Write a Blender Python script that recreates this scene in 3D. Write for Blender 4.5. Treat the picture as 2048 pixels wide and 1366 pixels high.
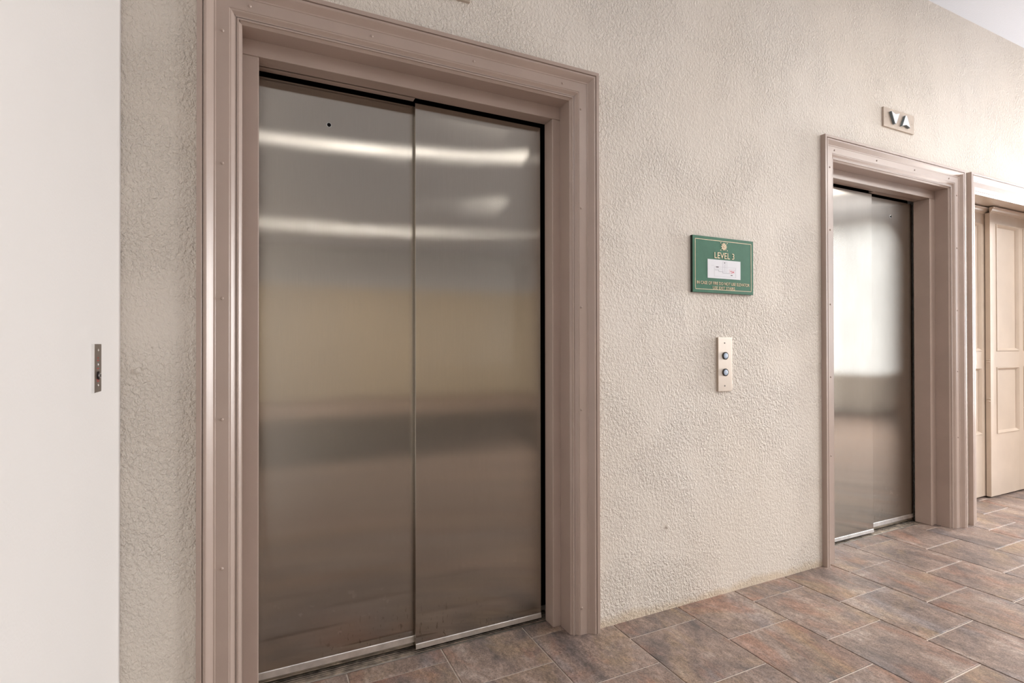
import bpy, bmesh, math, random
from mathutils import Matrix, Vector

for o in list(bpy.data.objects):
    bpy.data.objects.remove(o, do_unlink=True)
scene = bpy.context.scene
COL = scene.collection
random.seed(7)

# ------------------------------------------------------------------ camera
F_PX, YAW, PITCH, ROLL, CAM_H = 1054.305, .446703, .00512096, .0016949, 1.12
fwd = Vector((math.sin(YAW) * math.cos(PITCH), math.cos(YAW) * math.cos(PITCH), math.sin(PITCH)))
rgt = Vector((math.cos(YAW), -math.sin(YAW), 0))
dwn = fwd.cross(rgt)
rgt, dwn = (math.cos(ROLL) * rgt + math.sin(ROLL) * dwn, -math.sin(ROLL) * rgt + math.cos(ROLL) * dwn)
cam_data = bpy.data.cameras.new('camera')
cam_data.sensor_width = 36
cam_data.sensor_fit = 'HORIZONTAL'
cam_data.lens = 36 * F_PX / 2048
cam_data.clip_start = .02
cam = bpy.data.objects.new('camera', cam_data)
COL.objects.link(cam)
up, bk = -dwn, -fwd
cam.matrix_world = Matrix(((rgt.x, up.x, bk.x, 0), (rgt.y, up.y, bk.y, 0), (rgt.z, up.z, bk.z, CAM_H), (0, 0, 0, 1)))
scene.camera = cam

# ------------------------------------------------------------------ world, lights, exposure
world = bpy.data.worlds.new('sky')
scene.world = world
world.use_nodes = True
bg = world.node_tree.nodes['Background']
bg.inputs['Color'].default_value = (.72, .84, 1, 1)
bg.inputs['Strength'].default_value = 1.2

def area(name, loc, target, sx, sy, power, color, spread=180):
    l = bpy.data.lights.new(name, 'AREA')
    l.shape = 'RECTANGLE'; l.size = sx; l.size_y = sy
    l.energy = power; l.color = color; l.spread = math.radians(spread)
    o = bpy.data.objects.new(name, l)
    COL.objects.link(o)
    o.location = loc
    o.rotation_euler = (Vector(target) - Vector(loc)).to_track_quat('-Z', 'Y').to_euler()
    return o

ROOM_X1, ROOM_Y0, ROOM_Z, LEFT_X = 9.0, -7.4, 3.137, -.336
area('window_daylight', (ROOM_X1 - .12, -2.85, 1.825), (0, -2.85, 1.825), 5.3, 2.45, 46, (1, .985, .96))
area('added_exit_light', (ROOM_X1 - .12, 1.1, 1.5), (0, 1.1, 1.5), .95, 2.85, 210, (1, .98, .96))  # added for strong side light from the right
UNSEEN_PANELS = [(.9, -1.65, 3, .6, .16), (3.1, -.87, 10, .6, .05), (3.1, .2, 10, 1.0, .3), (5.5, -1.2, 92, 1.2, .6), (6.4, -.5, 22, 1.2, .6), (1.4, -5.55, 80, 1.6, .06)]  # unseen panels: some set by the door streaks, the rest added as fill

scene.view_settings.view_transform = 'Standard'
scene.view_settings.look = 'None'
scene.view_settings.gamma = 1
scene.view_settings.use_curve_mapping = False
scene.view_settings.exposure = 0.68

# ------------------------------------------------------------------ materials
MATS = {}

def new_mat(name):
    m = bpy.data.materials.new(name)
    m.use_nodes = True
    nt = m.node_tree
    b = nt.nodes['Principled BSDF']
    MATS[name] = m
    return m, nt, b

def node(nt, kind, **kw):
    n = nt.nodes.new(kind)
    for k, v in kw.items():
        if k in n.inputs.keys() if isinstance(k, str) else False:
            n.inputs[k].default_value = v
        else:
            setattr(n, k, v)
    return n

def math_n(nt, op, a, b=None, c=None):
    n = nt.nodes.new('ShaderNodeMath'); n.operation = op
    for i, v in enumerate((a, b, c)):
        if v is None: continue
        if hasattr(v, 'is_linked') or hasattr(v, 'links'):
            nt.links.new(v, n.inputs[i])
        else:
            n.inputs[i].default_value = v
    return n.outputs[0]

def ramp(nt, fac, stops):
    r = nt.nodes.new('ShaderNodeValToRGB')
    el = r.color_ramp.elements
    while len(el) < len(stops): el.new(.5)
    for e, (p, c) in zip(el, stops):
        e.position = p
        e.color = (c[0], c[1], c[2], 1) if isinstance(c, tuple) else (c, c, c, 1)
    nt.links.new(fac, r.inputs[0])
    return r.outputs[0]

def mix(nt, fac, a, b, blend='MIX'):
    n = nt.nodes.new('ShaderNodeMix'); n.data_type = 'RGBA'; n.blend_type = blend
    for s, v in ((n.inputs[0], fac), (n.inputs[6], a), (n.inputs[7], b)):
        if hasattr(v, 'links'): nt.links.new(v, s)
        elif isinstance(v, tuple): s.default_value = (v[0], v[1], v[2], 1)
        else: s.default_value = v
    return n.outputs[2]

def noise(nt, vec, scale, detail=2, rough=.5, dist=0):
    n = nt.nodes.new('ShaderNodeTexNoise')
    n.inputs['Scale'].default_value = scale; n.inputs['Detail'].default_value = detail
    n.inputs['Roughness'].default_value = rough; n.inputs['Distortion'].default_value = dist
    if vec is not None: nt.links.new(vec, n.inputs['Vector'])
    return n.outputs['Fac']

def position(nt):
    return nt.nodes.new('ShaderNodeNewGeometry').outputs['Position']

def mapping(nt, vec, scale=(1, 1, 1), rot=(0, 0, 0), loc=(0, 0, 0)):
    n = nt.nodes.new('ShaderNodeMapping')
    n.inputs['Scale'].default_value = scale; n.inputs['Rotation'].default_value = rot; n.inputs['Location'].default_value = loc
    nt.links.new(vec, n.inputs['Vector'])
    return n.outputs[0]

def bump(nt, b, height, strength, dist):
    n = nt.nodes.new('ShaderNodeBump')
    n.inputs['Strength'].default_value = strength; n.inputs['Distance'].default_value = dist
    nt.links.new(height, n.inputs['Height'])
    nt.links.new(n.outputs[0], b.inputs['Normal'])
    return n

def plain(name, col, rough=.5, metal=0, spec=.5, grain=0):
    m, nt, b = new_mat(name)
    b.inputs['Base Color'].default_value = (*col, 1)
    b.inputs['Roughness'].default_value = rough
    b.inputs['Metallic'].default_value = metal
    b.inputs['Specular IOR Level'].default_value = spec
    p = position(nt)
    if grain:
        n = noise(nt, p, 30, 4)
        c = mix(nt, ramp(nt, n, [(.3, 0.0), (.7, 1.0)]), tuple(x * (1 - grain) for x in col), tuple(min(1, x * (1 + grain)) for x in col))
        nt.links.new(c, b.inputs['Base Color'])
    return m

# stippled plaster on the lift wall
def plaster():
    m, nt, b = new_mat('stippled_plaster')
    p = position(nt)
    stretch = mapping(nt, p, (1, 1, .8), (0, math.radians(25), 0))
    n1 = noise(nt, stretch, 115, 2.5, .6, .25)
    n2 = noise(nt, p, 260, 1.5)
    v = nt.nodes.new('ShaderNodeTexVoronoi'); v.inputs['Scale'].default_value = 120
    nt.links.new(stretch, v.inputs['Vector'])
    vd = math_n(nt, 'SUBTRACT', 1, v.outputs['Distance'])
    big = noise(nt, p, 3.2, 2, .5, .6)
    amp = math_n(nt, 'MULTIPLY_ADD', ramp(nt, big, [(.38, 0.0), (.6, 1.0)]), .6, .45)
    blob = ramp(nt, n1, [(.36, 0.0), (.66, 1.0)])
    h = math_n(nt, 'ADD', math_n(nt, 'MULTIPLY', blob, 1.0), math_n(nt, 'MULTIPLY', n2, .22))
    h = math_n(nt, 'ADD', h, math_n(nt, 'MULTIPLY', vd, .25))
    h = math_n(nt, 'MULTIPLY', h, amp)
    wave = noise(nt, mapping(nt, p, (1, 1, .5)), 5, 1.5)
    h = math_n(nt, 'ADD', h, math_n(nt, 'MULTIPLY', wave, 1.2))
    bump(nt, b, h, 1.0, .0036)
    sep = nt.nodes.new('ShaderNodeSeparateXYZ'); nt.links.new(p, sep.inputs[0])
    base = mix(nt, ramp(nt, noise(nt, p, 1.4, 3), [(.35, 0.0), (.7, 1.0)]), (.765, .70, .622), (.80, .745, .678))
    speck = ramp(nt, noise(nt, p, 75, 2, .6), [(.70, 0.0), (.76, 1.0)])
    base = mix(nt, math_n(nt, 'MULTIPLY', speck, .3), base, (.45, .38, .3))
    # scuffed yellowish caulk along the foot of the wall
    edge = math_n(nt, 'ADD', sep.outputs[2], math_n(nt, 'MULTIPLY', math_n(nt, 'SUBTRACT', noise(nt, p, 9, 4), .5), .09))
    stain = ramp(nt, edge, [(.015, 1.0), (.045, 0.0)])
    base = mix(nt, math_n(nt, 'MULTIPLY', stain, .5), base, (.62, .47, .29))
    nt.links.new(base, b.inputs['Base Color'])
    b.inputs['Roughness'].default_value = .62
    b.inputs['Specular IOR Level'].default_value = .35
plaster()

def smooth_wall(name, col):
    m, nt, b = new_mat(name)
    p = position(nt)
    c = mix(nt, ramp(nt, noise(nt, p, 2.0, 3), [(.3, 0.0), (.7, 1.0)]), tuple(x * .975 for x in col), col)
    mark = ramp(nt, noise(nt, mapping(nt, p, (1, 1, .5)), 14, 2, .6), [(.765, 0.0), (.79, 1.0)])
    c = mix(nt, math_n(nt, 'MULTIPLY', mark, .12), c, (.4, .36, .33))
    nt.links.new(c, b.inputs['Base Color'])
    bump(nt, b, noise(nt, p, 160, 2), .25, .0012)
    b.inputs['Roughness'].default_value = .6
smooth_wall('white_wall_paint', (.74, .718, .70))
smooth_wall('beige_wall_paint', (.48, .405, .305))
nt = MATS['beige_wall_paint'].node_tree      # grey upper band added for the cool tone in door reflections
b = nt.nodes['Principled BSDF']
old = b.inputs['Base Color'].links[0].from_socket
sep = nt.nodes.new('ShaderNodeSeparateXYZ'); nt.links.new(position(nt), sep.inputs[0])
nt.links.new(mix(nt, math_n(nt, 'GREATER_THAN', sep.outputs[2], 2.32), old, (.46, .455, .455)), b.inputs['Base Color'])

def ceil_mat():
    m, nt, b = new_mat('ceiling_paint')
    p = position(nt)
    b.inputs['Base Color'].default_value = (.70, .74, .81, 1)
    bump(nt, b, noise(nt, p, 110, 2), .5, .003)
    b.inputs['Roughness'].default_value = .8
ceil_mat()

def paint(name, col):
    m, nt, b = new_mat(name)
    p = position(nt)
    c = mix(nt, ramp(nt, noise(nt, p, 6, 3), [(.3, 0.0), (.7, 1.0)]), tuple(x * .95 for x in col), tuple(x * 1.04 for x in col))
    nt.links.new(c, b.inputs['Base Color'])
    bump(nt, b, noise(nt, mapping(nt, p, (1, 1, .35)), 70, 2), .12, .001)
    b.inputs['Roughness'].default_value = .30
    b.inputs['Specular IOR Level'].default_value = .7
paint('taupe_paint', (.43, .335, .285))
paint('lit_taupe_paint', (.60, .50, .41))  # the taupe made lighter and more beige, window light put into the colour

def steel(name, col, rough, aniso, dirt=True):
    m, nt, b = new_mat(name)
    p = position(nt)
    b = nt.nodes.new('ShaderNodeBsdfAnisotropic'); b.distribution = 'BECKMANN'
    nt.links.new(b.outputs[0], nt.nodes['Material Output'].inputs['Surface'])
    b.inputs['Anisotropy'].default_value = -aniso
    tg = nt.nodes.new('ShaderNodeTangent'); tg.direction_type = 'UV_MAP'; tg.uv_map = 'UVMap'
    nt.links.new(tg.outputs[0], b.inputs['Tangent'])
    grain = noise(nt, mapping(nt, p, (1, 1, .012)), 900, 2)
    cloud = noise(nt, mapping(nt, p, (1, 1, .6)), 5, 4, .6)
    c = mix(nt, grain, tuple(x * .93 for x in col), tuple(x * 1.07 for x in col))
    c = mix(nt, math_n(nt, 'MULTIPLY', ramp(nt, cloud, [(.35, 0.0), (.7, 1.0)]), .12), c, tuple(x * .6 for x in col))
    r = math_n(nt, 'MULTIPLY_ADD', cloud, .05, rough - .025)
    if dirt:
        sep = nt.nodes.new('ShaderNodeSeparateXYZ'); nt.links.new(p, sep.inputs[0])
        low = ramp(nt, sep.outputs[2], [(.04, 1.0), (.34, 0.0)])
        spots = ramp(nt, noise(nt, p, 42, 2, .5), [(.66, 0.0), (.72, 1.0)])
        patch = ramp(nt, noise(nt, p, 4.5, 2), [(.45, 0.0), (.6, 1.0)])
        s = math_n(nt, 'MULTIPLY', math_n(nt, 'MULTIPLY', spots, low), patch)
        c = mix(nt, math_n(nt, 'MULTIPLY', s, .8), c, (.66, .60, .56))
        drip = ramp(nt, noise(nt, mapping(nt, p, (1, 1, .35), (0, 0, 0), (3, 0, 1)), 110, 2, .6), [(.63, 0.0), (.7, 1.0)])
        low2 = ramp(nt, sep.outputs[2], [(.03, 1.0), (.2, 0.0)])
        patch2 = ramp(nt, noise(nt, mapping(nt, p, (1, 1, 1), (0, 0, 0), (5.3, 0, 2)), 2.4, 2), [(.42, 0.0), (.58, 1.0)])
        s2 = math_n(nt, 'MULTIPLY', math_n(nt, 'MULTIPLY', drip, low2), patch2)
        c = mix(nt, math_n(nt, 'MULTIPLY', s2, .7), c, (.1, .08, .06))
    nt.links.new(c, b.inputs['Color'])
    nt.links.new(r, b.inputs['Roughness'])
steel('brushed_steel', (.44, .408, .36), .178, .79)
steel('satin_metal', (.60, .52, .45), .42, .3, dirt=False)

# ---- slate tile material: every tile of the grid gets its own patch of the pattern
PX, PY, X0, YA, YB = .3345, .331, 1.272, 1.622, 1.4565

def tile_mat():
    m, nt, b = new_mat('slate_tile')
    p = position(nt)
    sep = nt.nodes.new('ShaderNodeSeparateXYZ'); nt.links.new(p, sep.inputs[0])
    kx = math_n(nt, 'FLOOR', math_n(nt, 'DIVIDE', math_n(nt, 'SUBTRACT', sep.outputs[0], X0), PX))
    odd = math_n(nt, 'FLOORED_MODULO', kx, 2)
    off = math_n(nt, 'MULTIPLY_ADD', odd, YB - YA, YA)
    ky = math_n(nt, 'FLOOR', math_n(nt, 'DIVIDE', math_n(nt, 'SUBTRACT', sep.outputs[1], off), PY))
    cmb = nt.nodes.new('ShaderNodeCombineXYZ')
    nt.links.new(kx, cmb.inputs[0]); nt.links.new(ky, cmb.inputs[1])
    wn = nt.nodes.new('ShaderNodeTexWhiteNoise'); wn.noise_dimensions = '3D'
    nt.links.new(cmb.outputs[0], wn.inputs['Vector'])
    vadd = nt.nodes.new('ShaderNodeVectorMath'); vadd.operation = 'MULTIPLY_ADD'
    nt.links.new(wn.outputs['Color'], vadd.inputs[0]); vadd.inputs[1].default_value = (40, 40, 40)
    nt.links.new(p, vadd.inputs[2])
    q = mapping(nt, vadd.outputs[0], (1, .55, 1), (0, 0, math.radians(20)))
    a = noise(nt, q, 6.5, 6, .62, .7)
    b2 = noise(nt, q, 3.5, 5, .6, 1.2)
    fine = noise(nt, q, 70, 4, .75)
    fine2 = noise(nt, vadd.outputs[0], 190, 3, .75)
    c = ramp(nt, a, [(.30, (.115, .094, .090)), (.45, (.21, .16, .14)), (.55, (.28, .205, .17)), (.68, (.38, .31, .275))])
    rust = ramp(nt, b2, [(.54, 0.0), (.66, 1.0)])
    c = mix(nt, math_n(nt, 'MULTIPLY', rust, .45), c, (.34, .155, .095))
    ochre = ramp(nt, noise(nt, mapping(nt, q, (1, 1, 1), (0, 0, 0), (7, 3, 0)), 4.5, 5, .6, .8), [(.54, 0.0), (.68, 1.0)])
    c = mix(nt, math_n(nt, 'MULTIPLY', ochre, .45), c, (.41, .285, .165))
    grey = ramp(nt, noise(nt, mapping(nt, q, (1, 1, 1), (0, 0, 0), (1, 9, 0)), 5, 5, .6, .5), [(.54, 0.0), (.68, 1.0)])
    c = mix(nt, math_n(nt, 'MULTIPLY', grey, .5), c, (.265, .25, .265))
    g = ramp(nt, math_n(nt, 'MULTIPLY_ADD', fine2, .5, math_n(nt, 'MULTIPLY', fine, .5)), [(.36, .45), (.5, 1.0), (.64, 1.65)])
    c = mix(nt, 1.0, c, g, 'MULTIPLY')
    # unseen dark field added to the floor for the dark band in door reflections
    dark_field = math_n(nt, 'MULTIPLY', math_n(nt, 'LESS_THAN', sep.outputs[1], -1.36), math_n(nt, 'GREATER_THAN', sep.outputs[1], -4.67))
    c = mix(nt, math_n(nt, 'MULTIPLY', dark_field, .93), c, (.05, .04, .038))
    nt.links.new(c, b.inputs['Base Color'])
    bump(nt, b, math_n(nt, 'ADD', math_n(nt, 'MULTIPLY', fine, 1.0), math_n(nt, 'MULTIPLY', a, 1.5)), .5, .002)
    b.inputs['Roughness'].default_value = .42
    b.inputs['Specular IOR Level'].default_value = .5
tile_mat()

plain('grout', (.68, .60, .53), .85, grain=.12)
plain('black_void', (.006, .006, .006), .9, spec=.1)  # darkness of gaps and holes put into the colour
plain('aluminium', (.72, .70, .67), .34, 1, grain=.15)
plain('dirty_sill_metal', (.46, .41, .36), .5, 1, grain=.6)
plain('sign_green', (.045, .165, .100), .5, spec=.3, grain=.06)
plain('sign_edge_shade', (.008, .018, .012), .45)  # shade on the sign's side put into the colour
plain('sign_gold', (.66, .52, .36), .4, .3, grain=.1)
plain('print_white', (.82, .83, .88), .5)
plain('print_grey', (.40, .40, .46), .6)
plain('print_dark', (.12, .10, .12), .6)
plain('print_red', (.62, .13, .17), .6)
plain('faded_red', (.34, .07, .055), .6)
plain('print_pink', (.82, .42, .50), .6)
plain('tan_plate', (.50, .42, .35), .5, .25, grain=.06)
plain('arrow_plastic', (.85, .88, .92), .35)
plain('arrow_side_shade', (.16, .20, .22), .4)  # arrow sides darkened, their shade is in the colour
plain('button_blue', (.50, .62, .80), .3)
plain('button_ring', (.055, .05, .05), .3, .6)
plain('dark_plate', (.20, .165, .14), .38, .75, grain=.15)
plain('chrome', (.86, .86, .86), .16, 1)
plain('screw_dark', (.05, .04, .035), .5, .4)
plain('glass_frame', (.8, .8, .8), .4)
m, nt, b = new_mat('lamp_lens')
b.inputs['Base Color'].default_value = (1, 1, 1, 1)
b.inputs['Emission Color'].default_value = (1, .95, .88, 1)
b.inputs['Emission Strength'].default_value = 0.0
m, nt, b = new_mat('window_glass')
b.inputs['Transmission Weight'].default_value = 1
b.inputs['Roughness'].default_value = 0
b.inputs['IOR'].default_value = 1.45

# ------------------------------------------------------------------ mesh helpers
def link(name, mesh, mat, parent=None, label=None):
    o = bpy.data.objects.new(name, mesh)
    COL.objects.link(o)
    if mat and not mesh.materials:
        mesh.materials.append(MATS[mat])
    if parent: o.parent = parent
    if label: o['label'] = label
    return o

def tag(o, label, cat, kind=None, group=None):
    o['label'] = label; o['category'] = cat
    if kind: o['kind'] = kind
    if group: o['group'] = group
    return o

def empty(name, loc=(0, 0, 0)):
    o = bpy.data.objects.new(name, None)
    o.empty_display_size = .1
    COL.objects.link(o)
    o.location = loc
    return o

class MB:
    """collects shapes into one mesh"""
    def __init__(s): s.bm = bmesh.new()
    def box(s, x0, x1, y0, y1, z0, z1, bev=0, seg=1):
        r = bmesh.ops.create_cube(s.bm, size=1)
        vs = r['verts']
        for v in vs:
            v.co = Vector(((x0 + x1) / 2 + v.co.x * (x1 - x0), (y0 + y1) / 2 + v.co.y * (y1 - y0), (z0 + z1) / 2 + v.co.z * (z1 - z0)))
        if bev:
            es = list({e for v in vs for e in v.link_edges})
            bmesh.ops.bevel(s.bm, geom=es, offset=bev, segments=seg, profile=.5, affect='EDGES', clamp_overlap=True)
        return s
    def poly(s, pts):
        s.bm.faces.new([s.bm.verts.new(p) for p in pts]); return s
    def loft(s, rings, close_ends=True, closed=True):
        R = [[s.bm.verts.new(p) for p in r] for r in rings]
        n = len(R[0])
        for a, c in zip(R, R[1:]):
            for i in range(n if closed else n - 1):
                j = (i + 1) % n
                s.bm.faces.new((a[i], a[j], c[j], c[i]))
        if close_ends:
            s.bm.faces.new(R[0][::-1]); s.bm.faces.new(R[-1])
        return s
    def lathe(s, c, axis, prof, n=20):
        """prof: (distance along axis, radius)"""
        ax = Vector(axis).normalized()
        u = ax.orthogonal().normalized(); w = ax.cross(u)
        rings = [[Vector(c) + ax * d + (u * math.cos(2 * math.pi * k / n) + w * math.sin(2 * math.pi * k / n)) * max(r, 1e-5) for k in range(n)] for d, r in prof]
        return s.loft(rings)
    def prism(s, pts, y0, y1):
        """outline of (x, z) extruded in y"""
        return s.loft([[(x, y0, z) for x, z in pts], [(x, y1, z) for x, z in pts]])
    def mesh(s, name, uv=False, smooth=False):
        bmesh.ops.recalc_face_normals(s.bm, faces=s.bm.faces)
        if uv:
            l = s.bm.loops.layers.uv.new('UVMap')
            for f in s.bm.faces:
                for lp in f.loops:
                    lp[l].uv = (lp.vert.co.x + .03 * lp.vert.co.y, lp.vert.co.z)
        me = bpy.data.meshes.new(name)
        s.bm.to_mesh(me); s.bm.free()
        if smooth:
            for p in me.polygons: p.use_smooth = True
        return me
    def build(s, name, mat, parent=None, label=None, uv=False, smooth=False):
        return link(name, s.mesh(name, uv, smooth), mat, parent, label)

def text_mesh(txt, size, xc, zc, y, width=None, depth=.0006, space=1.0):
    """lettering that stands on a plane of constant y, facing the lobby"""
    cu = bpy.data.curves.new('lettering', 'FONT')
    cu.body = txt; cu.size = size; cu.align_x = 'CENTER'; cu.align_y = 'CENTER'
    cu.space_character = space; cu.extrude = depth / 2; cu.resolution_u = 3
    o = bpy.data.objects.new('lettering', cu); COL.objects.link(o)
    bpy.context.view_layer.update()
    dg = bpy.context.evaluated_depsgraph_get()
    me = bpy.data.meshes.new_from_object(o.evaluated_get(dg))
    bpy.data.objects.remove(o, do_unlink=True); bpy.data.curves.remove(cu)
    xs = [v.co.x for v in me.vertices]; ys = [v.co.y for v in me.vertices]
    cx, cy = (min(xs) + max(xs)) / 2, (min(ys) + max(ys)) / 2
    k = (width / (max(xs) - min(xs))) if width else 1
    for v in me.vertices:
        v.co = Vector((xc + (v.co.x - cx) * k, y - v.co.z, zc + (v.co.y - cy)))
    me.materials.clear()
    return me

# ------------------------------------------------------------------ dimensions of the lift wall
D = 1.7264          # face of the plaster
YF = 1.812          # face of the steel entrance frames
WALL_BACK = 2.03
E1 = dict(x0=-.159, x1=1.193, a=-.002, b=1.046)
E2 = dict(x0=2.560, x1=3.888, a=2.722, b=3.722)
D3 = dict(x0=3.957, x1=5.58)
CW, CTOP = .112, 2.175   # casing width and top
CIN = CTOP - CW

# ------------------------------------------------------------------ setting: walls, ceiling, floor
holes = [(E1['x0'] + .05, E1['x1'] - .05, CTOP - .05), (E2['x0'] + .05, E2['x1'] - .05, CTOP - .05), (D3['x0'] + .05, D3['x1'] - .05, 2.135)]
w = MB()
xs = LEFT_X - .1
for (a, b_, t) in holes:
    w.box(xs, a, D, WALL_BACK, -.01, ROOM_Z + .05)
    w.box(a, b_, D, WALL_BACK, t, ROOM_Z + .05)
    xs = b_
w.box(xs, ROOM_X1 + .1, D, WALL_BACK, -.01, ROOM_Z + .05)
wall_back = tag(w.build('wall_back', 'stippled_plaster'), 'stippled cream plaster wall around the lift entrances', 'wall', 'structure')
for (x, z, r) in ((1.5501, .3502, .0085), (-.2969, 1.0491, .0075)):
    MB().lathe((x, D + .004, z), (0, -1, 0), [(0, r), (.008, r), (.011, r * .7), (.012, .001)], 14).build('screw_head', 'stippled_plaster', wall_back, smooth=False)

wall_left = tag(MB().box(LEFT_X - .1, LEFT_X, ROOM_Y0, D, -.01, ROOM_Z + .05).build('wall_left', 'white_wall_paint'), 'smooth white painted side wall left of the lifts', 'wall', 'structure')
wall_front = MB()
wall_front.box(LEFT_X - .1, ROOM_X1 + .1, ROOM_Y0 - .1, ROOM_Y0, -.01, ROOM_Z + .05)
tag(wall_front.build('wall_front', 'beige_wall_paint'), 'plain beige lobby wall facing the lifts', 'wall', 'structure')
WY0, WY1, WZ0, WZ1 = -5.5, -.2, .6, 3.05
EY0, EY1, EZ1 = .6, 1.6, 2.95
wr = MB()
wr.box(ROOM_X1, ROOM_X1 + .1, ROOM_Y0, WY0, -.01, ROOM_Z + .05)
wr.box(ROOM_X1, ROOM_X1 + .1, WY1, EY0, -.01, ROOM_Z + .05)
wr.box(ROOM_X1, ROOM_X1 + .1, EY1, D, -.01, ROOM_Z + .05)
wr.box(ROOM_X1, ROOM_X1 + .1, EY0, EY1, EZ1, ROOM_Z + .05)
wr.box(ROOM_X1, ROOM_X1 + .1, WY0, WY1, -.01, WZ0)
wr.box(ROOM_X1, ROOM_X1 + .1, WY0, WY1, WZ1, ROOM_Z + .05)
tag(wr.build('wall_right', 'white_wall_paint'), 'white end wall of the lobby with the wide window', 'wall', 'structure')
win = tag(empty('window_1', (ROOM_X1 + .05, (WY0 + WY1) / 2, WZ0)), 'wide window at the right end of the lobby', 'window', 'structure')
def wpart(name, mb, mat):
    o = mb.build(name, mat)
    o.parent = win
    o.matrix_parent_inverse = Matrix.Translation(win.location).inverted()
for k in range(5):
    y = WY0 + (WY1 - WY0) * k / 4
    wpart('mullion', MB().box(ROOM_X1 + .01, ROOM_X1 + .07, y - .03, y + .03, WZ0, WZ1), 'glass_frame')
for k in range(4):
    y = WY0 + (WY1 - WY0) * k / 4
    wpart('pane', MB().box(ROOM_X1 + .035, ROOM_X1 + .041, y + .03, y + (WY1 - WY0) / 4 - .03, WZ0, WZ1), 'window_glass')

d4 = tag(empty('added_exit_door'), 'added unseen glazed exit at the right end of the lobby', 'door', 'structure')  # unseen exit added to go with the side light
for y in (EY0, (EY0 + EY1) / 2 - .03, EY1 - .06):
    MB().box(ROOM_X1 + .01, ROOM_X1 + .07, y, y + .06, 0, EZ1).build('door_stile', 'glass_frame', d4)
for (p, q) in ((EY0 + .06, (EY0 + EY1) / 2 - .03), ((EY0 + EY1) / 2 + .03, EY1 - .06)):
    MB().box(ROOM_X1 + .035, ROOM_X1 + .041, p, q, .0, EZ1).build('pane', 'window_glass', d4)

ceiling = tag(MB().box(LEFT_X - .1, ROOM_X1 + .1, ROOM_Y0 - .1, WALL_BACK, ROOM_Z, ROOM_Z + .1).build('ceiling', 'ceiling_paint'), 'cool white ceiling above the lift wall', 'ceiling', 'structure')
for (x, y, pw, sx, sy) in UNSEEN_PANELS:
    fr = MB()
    fr.box(x - sx / 2 - .02, x + sx / 2 + .02, y - sy / 2 - .02, y - sy / 2, ROOM_Z - .03, ROOM_Z + .01)
    fr.box(x - sx / 2 - .02, x + sx / 2 + .02, y + sy / 2, y + sy / 2 + .02, ROOM_Z - .03, ROOM_Z + .01)
    fr.box(x - sx / 2 - .02, x - sx / 2, y - sy / 2, y + sy / 2, ROOM_Z - .03, ROOM_Z + .01)
    fr.box(x + sx / 2, x + sx / 2 + .02, y - sy / 2, y + sy / 2, ROOM_Z - .03, ROOM_Z + .01)
    fr.build('unseen_light_frame', 'glass_frame', ceiling)  # housing built around the unseen panels
    area('unseen_panel_light', (x, y, ROOM_Z - .012), (x, y, 0), sx, sy, pw, (1, .97, .93))

# floor slab (grout level) with every tile a piece of its own
SILL_Y = 1.868
floor = tag(MB().box(LEFT_X - .1, ROOM_X1 + .1, ROOM_Y0 - .1, WALL_BACK, -.08, -.0036).build('floor', 'grout'), 'brown slate-look tiled floor with pale grout', 'floor', 'structure')
G = .0056
def tile_shape(mb, x0, x1, y0, y1):
    b_ = .0016
    zs = [(-.014, 0), (-b_, 0), (-.0004, b_ * .4), (0, b_ * 1.1)]
    mb.loft([[(x0 + i, y0 + i, z), (x1 - i, y0 + i, z), (x1 - i, y1 - i, z), (x0 + i, y1 - i, z)] for z, i in zs])
    return mb
def project(x, y, z):
    d = Vector((x, y, z - CAM_H)); q = Vector((d.dot(rgt), d.dot(dwn), d.dot(fwd)))
    if q.z < .05: return None
    return 1024 + F_PX * q.x / q.z, 683 + F_PX * q.y / q.z
cells = []
k0, k1 = math.floor((LEFT_X - X0) / PX), math.ceil((ROOM_X1 - X0) / PX)
for kx in range(k0, k1):
    oy = YB if kx % 2 else YA
    lim = 2.01 if D3['x0'] < X0 + (kx + .5) * PX < D3['x1'] else SILL_Y
    for ky in range(math.floor((ROOM_Y0 - oy) / PY), math.ceil((lim - oy) / PY)):
        x0, x1 = X0 + kx * PX, X0 + (kx + 1) * PX
        y0, y1 = oy + ky * PY, oy + (ky + 1) * PY
        cx0, cx1 = max(x0, LEFT_X), min(x1, ROOM_X1)
        cy0, cy1 = max(y0, ROOM_Y0), min(y1, lim)
        if cx1 - cx0 < .012 or cy1 - cy0 < .012: continue
        px = project((cx0 + cx1) / 2, (cy0 + cy1) / 2, 0)
        vis = px is not None and -200 < px[0] < 2300 and -100 < px[1] < 1560
        full = (cx0 == x0 and cx1 == x1 and cy0 == y0 and cy1 == y1)
        cells.append((0 if vis else 1, math.hypot((cx0 + cx1) / 2, (cy0 + cy1) / 2), cx0, cx1, cy0, cy1, full))
cells.sort()
full_mesh = tile_shape(MB(), -PX / 2 + G / 2, PX / 2 - G / 2, -PY / 2 + G / 2, PY / 2 - G / 2).mesh('tile')
full_mesh.materials.append(MATS['slate_tile'])
rest = MB()
for i, (_, _, a, b_, c, d, full) in enumerate(cells):
    if i < 290:
        if full:
            o = link('tile', full_mesh, None, floor); o.location = ((a + b_) / 2, (c + d) / 2, random.uniform(-.0004, 0))
        else:
            tile_shape(MB(), a + G / 2, b_ - G / 2, c + G / 2, d - G / 2 * (d != SILL_Y)).build('tile', 'slate_tile', floor)
    else:
        tile_shape(rest, a + G / 2, b_ - G / 2, c + G / 2, d - G / 2)
o = rest.build('tile_field', 'slate_tile', floor)
o['kind'] = 'stuff'

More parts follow.
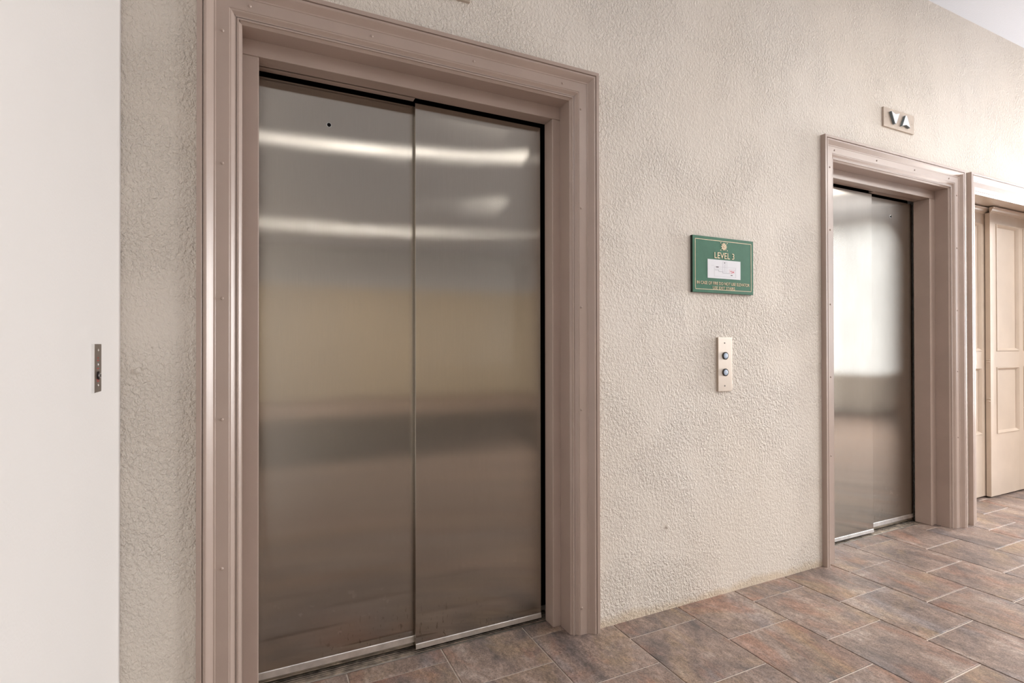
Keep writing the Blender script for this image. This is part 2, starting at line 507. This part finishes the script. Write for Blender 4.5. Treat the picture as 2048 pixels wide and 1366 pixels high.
# ------------------------------------------------------------------ moulded casings
def arc(s0, t0, s1, t1, n, kind):
    out = []
    for i in range(n + 1):
        a = i / n * math.pi / 2
        if kind == 'cove':  out.append((s0 + (s1 - s0) * (1 - math.cos(a)), t0 + (t1 - t0) * math.sin(a)))
        else:               out.append((s0 + (s1 - s0) * math.sin(a), t0 + (t1 - t0) * (1 - math.cos(a))))
    return out
def profile(ret):
    p = [(0, -.004), (0, .0250), (.0008, .0258), (.0125, .0258), (.0132, .0250), (.0140, .0190), (.0158, .0190), (.0168, .0245)]
    p += [(.0180, .0252), (.0225, .0252), (.0250, .0240), (.0300, .0193), (.0350, .0142), (.0400, .0095), (.0415, .0088)]
    p += [(.0446, .0088), (.0462, .0068), (.0796, .0068), (.0812, .0050), (.0832, .0048)]
    p += [(.0850, .0040), (.0893, -.0003), (.0938, -.0042), (.0950, -.0056), (.0972, -.0040), (.0985, -.0040)]
    p += [(.1000, -.0046), (.1050, -.0092), (.1100, -.0138), (.1116, -.0150)]
    p += [(.112, -.0160), (.112, -ret), (.0, -ret)] if ret > .02 else [(.112, -.016), (.112, -.020), (0, -.020)]
    # keep the hidden back inside the wall opening
    if ret > .02:
        p[-1] = (.104, -ret)
        p.append((.104, -.004))
    return p
def casing(root, x0, x1, top, ret, mat):
    pr = profile(ret)
    def ring(fn): return [fn(s, t) for s, t in pr]
    MB().loft([ring(lambda s, t: (x0 + s, D - t, 0)), ring(lambda s, t: (x0 + s, D - t, top - s))]).build('casing_leg', mat, root)
    MB().loft([ring(lambda s, t: (x1 - s, D - t, 0)), ring(lambda s, t: (x1 - s, D - t, top - s))]).build('casing_leg', mat, root)
    MB().loft([ring(lambda s, t: (x0 + s, D - t, top - s)), ring(lambda s, t: (x1 - s, D - t, top - s))]).build('casing_head', mat, root)
def screw(root, x, z, mat='taupe_paint', r=.0046):
    MB().lathe((x, D - .0064, z), (0, -1, 0), [(0, r), (.0014, r), (.0034, r * .62), (.0042, .0006)], 12).build('screw', mat, root)

t1 = tag(empty('trim_1'), 'moulded taupe casing around the nearer lift doors', 'door casing', 'structure')
casing(t1, E1['x0'], E1['x1'], CTOP, YF - D - .0005, 'taupe_paint')
for z in (2.022, 1.6405, 1.2528, .906, .4797): screw(t1, -.0965, z)
for z in (2.029, 1.6454, 1.2625, .867, .1035): screw(t1, 1.1205, z)
for x in (-.0262, .3253, .6769, 1.038): screw(t1, x, 2.112)
t2 = tag(empty('trim_2'), 'moulded taupe casing around the farther lift doors', 'door casing', 'structure')
casing(t2, E2['x0'], E2['x1'], CTOP, YF - D - .0005, 'taupe_paint')
for x in (2.66, 3.02, 3.38, 3.74): screw(t2, x, 2.112)
for z in (2.02, 1.7, 1.32, .95, .55): screw(t2, E2['x0'] + .0625, z); screw(t2, E2['x1'] - .0625, z)
t3 = tag(empty('trim_3'), 'pale moulded casing around the panelled door at the right edge', 'door casing', 'structure')
casing(t3, D3['x0'], D3['x1'], CTOP + .003, .01, 'taupe_paint')

# ------------------------------------------------------------------ lift entrances
def lift(name, e, label, mirror):
    root = tag(empty(name), label, 'elevator door', 'structure')
    a, b_ = e['a'], e['b']
    i0, i1 = e['x0'] + CW - .004, e['x1'] - CW + .004
    ZO = 2.0145
    yfr, yrr = 1.886, 1.9145           # faces of the near and the set-back leaf
    xm = (.5125 if not mirror else 3.262)
    # steel entrance frame
    MB().box(i0, a, YF, 1.876 if mirror else 1.904, 0, ZO, .004, 3).build('jamb', 'taupe_paint', root)
    MB().box(b_, i1, YF, 1.904 if mirror else 1.876, 0, ZO, .004, 3).build('jamb', 'taupe_paint', root)
    hd = MB().box(i0, i1, YF, 1.876, ZO, CIN + .004, .0018, 2)
    if mirror: hd.box(xm, i1, 1.87, 1.904, ZO, CIN)
    else:      hd.box(i0, xm - .003, 1.87, 1.904, ZO, CIN)
    hd.build('frame_head', 'taupe_paint', root)
    # leaves
    def leaf(x0, x1, y, hole=None):
        l = MB().box(x0, x1, y, y + .026, .009, 2.003, .0015, 2).build('door_leaf', 'brushed_steel', root, uv=True)
        # pale strip added along the foot, leaning back to catch light
        z0, z1 = (.011, .031) if y < 1.9 else (.024, .048)
        h = MB()
        h.loft([[(x, y + .0005, z0), (x, y - .0042, z0 + .001), (x, y - .0015, z1 - .003), (x, y + .0005, z1)] for x in (x0 + .001, x1 - .001)])
        h.build('pale_foot_strip', 'aluminium', l)
        if hole:
            MB().lathe((hole, y + .002, 1.8795 if not mirror else 1.9015), (0, -1, 0), [(0, .0082), (.0028, .0082), (.003, .0066)], 18).build('key_bush', 'chrome', l)
            MB().lathe((hole, y + .002, 1.8795 if not mirror else 1.9015), (0, -1, 0), [(0, .0068), (.0037, .0068)], 18).build('key_hole', 'black_void', l)
    if not mirror:
        leaf(a - .01, xm + .045, yrr, .2164)
        leaf(xm, b_ - .013, yfr)
    else:
        leaf(a + .004, xm, yfr)
        leaf(xm - .045, b_ + .004, yrr, 3.5)
    # sill with running grooves
    MB().box(i0, i1, SILL_Y + .0005, SILL_Y + .0045, -.02, .0012).build('sill_edge', 'aluminium', root)
    s = MB().box(i0, i1, SILL_Y + .0045, 1.99, -.03, -.006)
    for k in range(8):
        y = SILL_Y + .0075 + k * .0105
        s.box(i0, i1, y, y + .0055, -.01, -.001)
    s.build('sill', 'dirty_sill_metal', root)
    MB().box(i0 - .056, i1 + .056, 1.995, 2.02, -.02, CTOP - .052).build('gap_black_sheet', 'black_void', root)  # black sheet added behind the leaves so the gaps stay dark
    return root
lift('door_1', E1, 'nearer pair of brushed steel lift doors, large at the left', False)
lift('door_2', E2, 'farther pair of brushed steel lift doors, beside the panelled door', True)

# ------------------------------------------------------------------ panelled bypass door at the right edge
d3 = tag(empty('door_3'), 'window-lit taupe panelled sliding door leaves at the far right', 'door', 'structure')
OX0, OX1 = D3['x0'] + CW - .012, D3['x1'] - CW + .012
MB().box(OX0 - .04, OX1 + .04, D + .021, 2.02, 2.112, 2.135).build('lining_head', 'lit_taupe_paint', d3)
MB().box(OX0 - .03, OX0, D + .021, 2.02, 0, 2.112).build('lining_side', 'lit_taupe_paint', d3)
MB().box(OX1, OX1 + .03, D + .021, 2.02, 0, 2.112).build('lining_side', 'lit_taupe_paint', d3)
MB().box(OX0, OX1, 2.012, 2.022, 0, 2.112).build('black_back_sheet', 'black_void', d3)  # black sheet behind the panelled leaves keeps their gap dark
def panelled_leaf(x0, x1, y, t, xm):
    rails = [(.012, .462), (.945, 1.064), (1.992, 2.066)]
    stl = .085
    f = MB()
    for (p, q) in ((x0, x0 + stl), (xm - .035, xm + .035), (x1 - stl, x1)): f.box(p, q, y, y + t, .012, 2.066, .0015)
    for (p, q) in rails: f.box(x0 + stl - .002, x1 - stl + .002, y + .0003, y + t, p, q, .0012)
    leaf = f.build('door_leaf', 'lit_taupe_paint', d3)
    for (p, q) in ((x0 + stl, xm - .035), (xm + .035, x1 - stl)):
        for (zz0, zz1) in ((.462, .945), (1.064, 1.992)):
            MB().box(p - .004, q + .004, y + .014, y + t - .002, zz0 - .004, zz1 + .004).build('panel', 'lit_taupe_paint', leaf)
            mo = MB()
            pr = [(0, .016), (0, -.004), (.005, -.005), (.010, 0), (.014, .004), (.020, .012), (.020, .016)]
            R = []
            for s, dd in pr:
                R.append([(p + s, y + dd, zz0 + s), (q - s, y + dd, zz0 + s), (q - s, y + dd, zz1 - s), (p + s, y + dd, zz1 - s)])
            mo.loft(R, close_ends=False)
            mo.build('panel_mould', 'lit_taupe_paint', leaf)
    # crown along the top edge
    pr = [(0, 2.064), (-.008, 2.066), (-.009, 2.074), (-.014, 2.078), (-.018, 2.088), (-.026, 2.093), (-.026, 2.103), (0, 2.103)]
    L = -.012
    MB().loft([[(x, y + dy, z) for dy, z in pr] for x in (x0 + L * .6, x1)]).build('crown_mould', 'lit_taupe_paint', leaf)
    for z in (1.0, .985, .72, .70):
        MB().lathe((x0 - .001, y + t * .45, z), (0, 1, 0), [(-.011, .002), (-.008, .0055), (.008, .0055), (.011, .002)], 10).build('edge_stop', 'lit_taupe_paint', leaf)
    return leaf
panelled_leaf(4.76, OX1 - .004, 1.94, .030, 5.215)
panelled_leaf(OX0 + .004, 4.80, 1.974, .030, 4.35)

# ------------------------------------------------------------------ wall fittings
# green floor sign
sy = 1.7135
sg = tag(empty('floor_sign', (1.8715, D, 1.345)), 'green level 3 sign with gold border and white floor plan', 'sign')
def sp(name, mb, mat, parent=None, label=None):
    o = mb.build(name, mat)
    o.parent = sg
    o.matrix_parent_inverse = Matrix.Translation(sg.location).inverted()
    if label: o['label'] = label
    return o
def sub(me, name, mat, par, root):
    o = link(name, me, mat)
    o.parent = par
    o.matrix_parent_inverse = par.matrix_parent_inverse.copy() if False else Matrix.Translation(root.location).inverted() if par == root else Matrix.Identity(4)
    return o
SX0, SX1, SZ0, SZ1 = 1.686, 2.0575, 1.345, 1.592
sp('backing', MB().box(SX0, SX1, sy + .0012, D + .003, SZ0, SZ1), 'sign_edge_shade')
face = sp('face', MB().box(SX0, SX1, sy, sy + .0016, SZ0, SZ1, .0006), 'sign_green')
bz = MB()
i = .0135; wd = .0022
X_0, X_1, Z_0, Z_1 = SX0 + i, SX1 - i, SZ0 + i, SZ1 - i
for r_ in ((X_0, X_1, Z_0, Z_0 + wd), (X_0, X_1, Z_1 - wd, Z_1), (X_0, X_0 + wd, Z_0, Z_1), (X_1 - wd, X_1, Z_0, Z_1)):
    bz.box(r_[0], r_[1], sy - .0006, sy + .0004, r_[2], r_[3])
sp('border_line', bz, 'sign_gold')
for txt, size, xc, zc, wdt, nm in (('LEVEL 3', .0385, 1.8740, 1.5128, .121, 'level_lettering'), ('IN CASE OF FIRE DO NOT USE ELEVATOR', .0195, 1.8705, 1.3880, .322, 'fire_lettering'), ('USE EXIT STAIRS', .0185, 1.8705, 1.3680, .135, 'stairs_lettering')):
    me = text_mesh(txt, size, xc, zc, sy - .0006, wdt, .0016)
    o = link(nm, me, 'sign_gold'); o.parent = sg; o.matrix_parent_inverse = Matrix.Translation(sg.location).inverted()
# gold crest: ring of petals round a rosette
cr = MB()
cx, cz = 1.8715, 1.5535
for k in range(10):
    a = k * math.pi / 5
    ux, uz = math.cos(a), math.sin(a)
    pts = [(cx + ux * .006 - uz * .002, cz + uz * .006 + ux * .002), (cx + ux * .006 + uz * .002, cz + uz * .006 - ux * .002), (cx + ux * .015 + uz * .0026, cz + uz * .015 - ux * .0026), (cx + ux * .0185, cz + uz * .0185), (cx + ux * .015 - uz * .0026, cz + uz * .015 + ux * .0026)]
    cr.prism(pts, sy - .0014, sy + .0003)
cr.lathe((cx, sy + .0002, cz), (0, -1, 0), [(0, .0055), (.002, .0045), (.0026, .001)], 12)
for sx_, sz_ in ((-1, -1), (-1, 1), (1, -1), (1, 1)):
    cr.box(cx + sx_ * .0195 - .0022, cx + sx_ * .0195 + .0022, sy - .001, sy + .0003, cz + sz_ * .0165 - .002, cz + sz_ * .0165 + .002)
sp('crest', cr, 'sign_gold')
PX0, PX1, PZ0, PZ1 = 1.7722, 1.9738, 1.4102, 1.4932
plan = sp('floor_plan', MB().box(PX0, PX1, sy - .0012, sy + .0004, PZ0, PZ1, .0003), 'print_white', label='white floor plan card')
def plan_part(name, rects, mat):
    mb = MB()
    for (x0, x1, z0, z1) in rects: mb.box(x0, x1, sy - .00145, sy - .001, z0, z1)
    o = mb.build(name, mat); o.parent = plan
    return o
def outline(x0, x1, z0, z1, w=.0005):
    return [(x0, x1, z0, z0 + w), (x0, x1, z1 - w, z1), (x0, x0 + w, z0, z1), (x1 - w, x1, z0, z1)]
plan_part('plan_lines', outline(1.812, 1.944, 1.419, 1.462) + outline(1.862, 1.889, 1.441, 1.486) + [(1.872, 1.8725, 1.441, 1.486), (1.879, 1.8795, 1.441, 1.486), (1.812, 1.858, 1.4525, 1.453), (1.9, 1.944, 1.452, 1.4525), (1.795, 1.812, 1.466, 1.4665)], 'print_grey')
plan_part('plan_route', [(1.815, 1.838, 1.447, 1.4484), (1.838, 1.8395, 1.441, 1.4484), (1.838, 1.862, 1.441, 1.4424), (1.862, 1.8635, 1.435, 1.4424), (1.862, 1.905, 1.435, 1.4364)], 'print_grey')
for mk_ in ((1.822, 1.838, 1.4585, 1.463), (1.8715, 1.877, 1.4795, 1.4835), (1.912, 1.923, 1.426, 1.4295)): plan_part('plan_mark', [mk_], 'print_dark')
plan_part('plan_area', outline(1.903, 1.936, 1.437, 1.4525, .001), 'print_pink')
for mk_ in ((1.908, 1.921, 1.4445, 1.4475), (1.922, 1.932, 1.440, 1.4455), (1.913, 1.922, 1.438, 1.4405)): plan_part('plan_red_mark', [mk_], 'print_red')

# call button plate
bp = tag(empty('call_button_plate', (1.8805, D, .908)), 'metal call plate with two round blue buttons below the green sign', 'call button')
def part(root, name, mb, mat, parent=None, uv=False, smooth=False):
    o = mb.build(name, mat, uv=uv, smooth=smooth)
    if parent is None:
        o.parent = root; o.matrix_parent_inverse = Matrix.Translation(root.location).inverted()
    else:
        o.parent = parent
    return o
py = D - .0105
pl = part(bp, 'plate', MB().box(1.8375, 1.9225, py, D + .003, .9080, 1.1490, .0012, 2), 'satin_metal', uv=True)
for z in (1.0665, .9924):
    ring = part(bp, 'button_ring', MB().lathe((1.8805, py + .001, z), (0, -1, 0), [(0, .0172), (.0035, .0172), (.0048, .016), (.0048, .0125), (.001, .0122)], 28), 'button_ring')
    part(bp, 'button_lens', MB().lathe((1.8805, py + .0005, z), (0, -1, 0), [(0, .0121), (.0042, .0121), (.0052, .009), (.0054, .001)], 24), 'button_blue', ring)
    mk = MB()
    pts = [(1.8805 - .004, z - .003), (1.8805 + .004, z - .003), (1.8805, z + .0045)] if z > 1.03 else [(1.8805 - .004, z + .003), (1.8805, z - .0045), (1.8805 + .004, z + .003)]
    mk.prism(pts, py - .0052, py - .0045)
    part(bp, 'arrow_mark', mk, 'print_white', ring)
for z in (1.1235, .9320):
    part(bp, 'plate_screw', MB().lathe((1.8775, py + .0005, z), (0, -1, 0), [(0, .0032), (.0008, .0032), (.0012, .0015)], 10), 'screw_dark')

# direction lanterns above the lifts
def lantern(xc, label):
    z0, z1, hw = 2.3135, 2.4190, .1455
    root = tag(empty('direction_lantern', (xc, D, z0)), label, 'lift indicator', group='arrow lanterns over the lifts')
    fy = D - .010
    part(root, 'plate', MB().box(xc - hw, xc + hw, fy, D + .003, z0, z1, .0008), 'tan_plate')
    for (dx, sgn) in ((-.0575, -1), (.0445, 1)):
        c_ = (z0 + z1) / 2
        pts = [(-.038, -.0315), (0, -.0215), (.038, -.0315), (.0055, .0315), (-.0055, .0315)]
        pts = [(xc + dx + x, c_ + sgn * z) for x, z in pts]
        body = part(root, 'arrow', MB().prism(pts, fy - .012, fy + .001), 'arrow_side_shade')
        part(root, 'arrow_face', MB().prism([(xc + dx + (x - xc - dx) * .97, c_ + (z - c_) * .97) for x, z in pts], fy - .0135, fy - .0115), 'arrow_plastic', body)
    for dx in (-.125, .125):
        part(root, 'plate_screw', MB().lathe((xc + dx, fy + .0005, (z0 + z1) / 2), (0, -1, 0), [(0, .004), (.001, .004), (.0015, .002)], 10), 'tan_plate')
    return root
lantern(.517, 'metal arrow plate above the nearer lift, cut by the picture top')
lantern(3.2255, 'small metal plate with two white arrows above the farther lift')

# key switch plate on the white side wall
ks = tag(empty('key_switch_plate', (LEFT_X, 1.486, 1.013)), 'small dark metal key switch plate on the white side wall', 'key switch')
kf = LEFT_X + .0053
def kx(name, mb, mat, parent=None):
    return part(ks, name, mb, mat, parent)
kx('plate', MB().box(LEFT_X - .002, kf, 1.4572, 1.5155, 1.0125, 1.1220, .0012, 2), 'dark_plate')
kx('plate_rim', MB().box(LEFT_X - .002, kf + .0002, 1.4562, 1.4580, 1.0125, 1.1220), 'chrome')
for z in (1.108, 1.0285):
    kx('plate_screw', MB().lathe((kf - .0005, 1.486, z), (1, 0, 0), [(0, .0036), (.001, .0036), (.0022, .0018)], 12), 'chrome')
kx('indicator_lamp', MB().lathe((kf - .0005, 1.486, 1.0755), (1, 0, 0), [(0, .0026), (.0012, .0026), (.002, .001)], 10), 'print_white')
for (z, n) in ((1.0905, 2), (1.0845, 3), (1.0665, 3), (1.0415, 4), (1.0375, 3)):
    mb = MB()
    for k in range(n):
        y = 1.486 + (k - (n - 1) / 2) * .0062
        mb.box(kf - .0004, kf + .0003, y - .0024, y + .0024, z - .0014, z + .0014)
    kx('red_marking', mb, 'faded_red')
lock = kx('lock_cylinder', MB().lathe((kf - .001, 1.486, 1.0505), (1, 0, 0), [(0, .0095), (.004, .0095), (.0048, .0085), (.0048, .006)], 20), 'button_ring')
kx('lock_face', MB().lathe((kf - .001, 1.486, 1.0505), (1, 0, 0), [(0, .0062), (.0056, .0062), (.006, .004)], 16), 'chrome', lock)
kx('key_slot', MB().box(kf + .0045, kf + .0056, 1.4852, 1.4868, 1.047, 1.054), 'black_void', lock)
